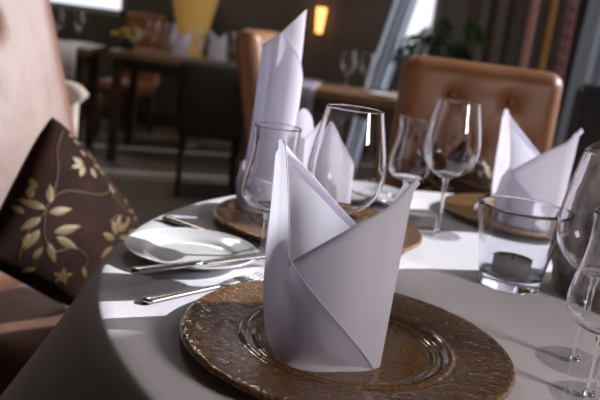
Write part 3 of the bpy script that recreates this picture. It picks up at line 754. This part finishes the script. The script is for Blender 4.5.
for px, w, mm, lb in [(529, 0.050, stripe_mat('dusty_pink_fabric', (0.50, 0.27, 0.24)), 'narrow dusty pink curtain panel, furthest from the pale sheer'),
                      (548, 0.042, stripe_mat('old_gold_fabric', (0.45, 0.25, 0.08)), 'narrow old gold curtain panel between the pink ones'),
                      (567, 0.060, stripe_mat('patterned_rose_fabric', (0.36, 0.17, 0.18), (0.20, 0.08, 0.10)), 'narrow rose patterned curtain panel nearest the pale sheer')]:
    x = strip_x(px); o = obj('curtain', curtain_bm(x - w / 2, x + w / 2, 0.03, 3.3, 1, 0.015, n=16), mm, solid=0.004); o.location = (0, YC + 0.02, 0)
    tag(o, lb, 'curtain', 'long curtains at the back')
x = strip_x(592); o = obj('sheer_curtain', curtain_bm(x + 0.01, x + 0.46, 0.03, 3.3, 4, 0.03, -0.12), m_sheer, solid=0.002); o.location = (0, YC + 0.02, 0); tag(o, 'pale blue sheer curtain at the right edge above the black chair', 'curtain', 'sheer curtains at the back')
x = strip_x(378); o = obj('sheer_curtain', curtain_bm(x + 0.45, x + 0.60, 0.02, 3.3, 3, 0.02, -0.62), m_sheer, solid=0.002); o.location = (0, YC + 0.05, 0); tag(o, 'pale blue sheer curtain hanging behind the distant wine glasses', 'curtain', 'sheer curtains at the back')
def edge(z):  # drape outline, bent to set where sun reaches the cloth and front napkin
    P = [(0.0, 3.2), (2.301, 1.8925), (2.50, 1.76), (2.535, 1.66), (3.5, 1.12)]
    for (a, b), (c, d) in zip(P, P[1:]):
        if z <= c: return b + (d - b) * (z - a) / (c - a)
    return P[-1][1]
def swept():  # unseen drape, added to keep the sun off the near part of the table
    bm = bmesh.new(); G = []
    for i in range(61):
        u = i / 60; row = []
        for j in range(60):
            z = 0.04 + (3.5 - 0.04) * j / 59; ye = edge(z); y0 = 0.95
            row.append(bm.verts.new((XR - 0.075 + 0.028 * math.sin(u * 40), y0 + (max(ye, y0 + 0.08) - y0) * u, z)))
        G.append(row)
    grid_faces(bm, G); return bm
tag(obj('curtain', swept(), m_curt, solid=0.004), 'added sun-blocking drape swept across the near corner of the tall right-hand window, out of frame', 'curtain')
rd = bmesh.new(); tube(rd, [(-0.1, YC + 0.07, 3.34), (2.85, YC + 0.07, 3.34)], 0.015, 12); tube(rd, [(0.3, YC + 0.07, 3.34), (0.3, YC + 0.07, 3.6)], 0.01, 8); tube(rd, [(2.6, YC + 0.07, 3.34), (2.6, YC + 0.07, 3.6)], 0.01, 8)
tag(obj('curtain_rail', rd, m_brass), 'brass curtain rail above the back curtains, out of frame', 'curtain rail')

lp = thing('floor_lamp', 'tall gold fabric floor lamp behind the glass-crowded long table', 'lamp', (-1.03, 6.2, 0))
obj('base', L([(0, 0), (0.16, 0), (0.16, 0.015), (0.03, 0.03), (0, 0.03)], 40), m_brass, lp)
obj('pole', L([(0, 0.03), (0.014, 0.03), (0.014, 0.72), (0, 0.72)], 16), m_brass, lp)
obj('lamp_shade', L([(0.07, 0.62), (0.10, 0.80), (0.17, 1.12), (0.27, 1.55), (0.266, 1.55), (0.166, 1.12), (0.096, 0.80), (0.066, 0.62), (0.07, 0.62)], 48), m_goldshade, lp)
sc_ = thing('wall_sconce', 'small glowing amber wall light above the tall rolled napkin', 'lamp', (-0.03, YB - 0.0, 1.03))
obj('backplate', box((0, -0.012, 0.06), (0.07, 0.02, 0.16)), m_brass, sc_, smooth=False, bevel=0.004)
bm = L([(0.028, 0.0), (0.045, 0.22), (0.042, 0.22), (0.025, 0.0), (0.028, 0.0)], 24, (0, -0.09, -0.01)); obj('lamp_shade', bm, m_sconce, sc_)
bm = bmesh.new(); tube(bm, [(0, -0.02, 0.06), (0, -0.07, 0.04)], 0.006, 8); obj('arm', bm, m_brass, sc_)

pc = at(432, 60, 4.5)
pm = thing('potted_palm', 'dark green potted palm standing behind the tan tufted chair', 'plant', (pc.x + 0.13, 5.02, 0))
obj('pot', L([(0, 0), (0.13, 0), (0.17, 0.36), (0.155, 0.36), (0.14, 0.32), (0, 0.32)], 32), m_pot, pm); obj('soil', L([(0, 0.33), (0.145, 0.325), (0, 0.32)], 24), m_soil, pm)
for i in range(16):
    a = 2 * PI * i / 16 + random.random() * 0.3; ln_ = 0.13 + 0.10 * random.random(); tip = 1.0 + 0.22 * random.random()
    bm = bmesh.new(); base = Vector((0.02 * math.cos(a), 0.02 * math.sin(a), 0.33)); d = Vector((math.cos(a), math.sin(a), 0))
    ctl = spline([base, base + d * ln_ * 0.2 + Vector((0, 0, 0.4)), base + d * ln_ * 0.7 + Vector((0, 0, tip - 0.33)), base + d * ln_ * 1.1 + Vector((0, 0, tip - 0.42))], 6)
    tube(bm, ctl, 0.004, 5); side = Vector((-d.y, d.x, 0))
    for k in range(7, len(ctl)):
        for s in (-1, 1):
            p = ctl[k]; q = p + side * s * 0.10 + d * 0.05 - Vector((0, 0, 0.05)); w = d * 0.010
            vs = [bm.verts.new(v) for v in (p - w, p.lerp(q, 0.5) - w * 1.4 + Vector((0, 0, 0.012)), q, p.lerp(q, 0.5) + w * 1.4 + Vector((0, 0, 0.012)), p + w)]; bm.faces.new(vs)
    obj('frond', bm, m_leaf, pm)

# ------------------------------------------------------------------ light
sun_d = bpy.data.lights.new('sun', 'SUN'); sun_d.energy = 6.3; sun_d.angle = math.radians(0.6); sun_d.color = (0.97, 0.965, 1.0)
sun = bpy.data.objects.new('sun', sun_d); COL.objects.link(sun)
EL = math.radians(28); tv = Vector((-1.0, -0.35, 0)).normalized() * math.cos(EL) + Vector((0, 0, -math.sin(EL)))
sun.rotation_euler = tv.to_track_quat('-Z', 'Y').to_euler()
def area(name, loc, aim_, sx, sy, e, col):
    d = bpy.data.lights.new(name, 'AREA'); d.shape = 'RECTANGLE'; d.size = sx; d.size_y = sy; d.energy = e; d.color = col
    o = bpy.data.objects.new(name, d); COL.objects.link(o); o.location = loc
    o.rotation_euler = (Vector(aim_) - Vector(loc)).to_track_quat('-Z', 'Y').to_euler(); return o
area('window_daylight', (XR + 0.14, (WY0 + WY1) / 2, (WZ0 + WZ1) / 2), (0, (WY0 + WY1) / 2 - 1.0, 0.8), WY1 - WY0, WZ1 - WZ0, 14, (0.86, 0.92, 1.0))
area('back_fill', (-0.9, 4.3, 3.4), (-0.9, 4.8, 0.7), 0.8, 0.8, 26, (1.0, 0.86, 0.72))  # added warm fill to lift the dark background, no fixture modelled
area('right_fill', (1.6, -0.25, 1.5), (0.25, 0.7, 0.8), 0.4, 0.4, 23, (1.0, 0.89, 0.85))  # added soft fill from out of view for the shaded napkin and cloth
W = bpy.data.worlds.new('world'); S.world = W; W.use_nodes = True
bg = W.node_tree.nodes['Background']; bg.inputs[0].default_value = (0.88, 0.90, 1.0, 1); bg.inputs[1].default_value = 1.3

S.view_settings.view_transform = 'Standard'; S.view_settings.look = 'None'; S.view_settings.gamma = 1.0; S.view_settings.use_curve_mapping = False
S.view_settings.exposure = 0.0
S.cycles.use_denoising = True
S.cycles.max_bounces = 14; S.cycles.transmission_bounces = 12; S.cycles.transparent_max_bounces = 32; S.cycles.glossy_bounces = 6
S.cycles.caustics_reflective = False; S.cycles.caustics_refractive = True; S.cycles.blur_glossy = 0.3
S.cycles.sample_clamp_indirect = 6.0
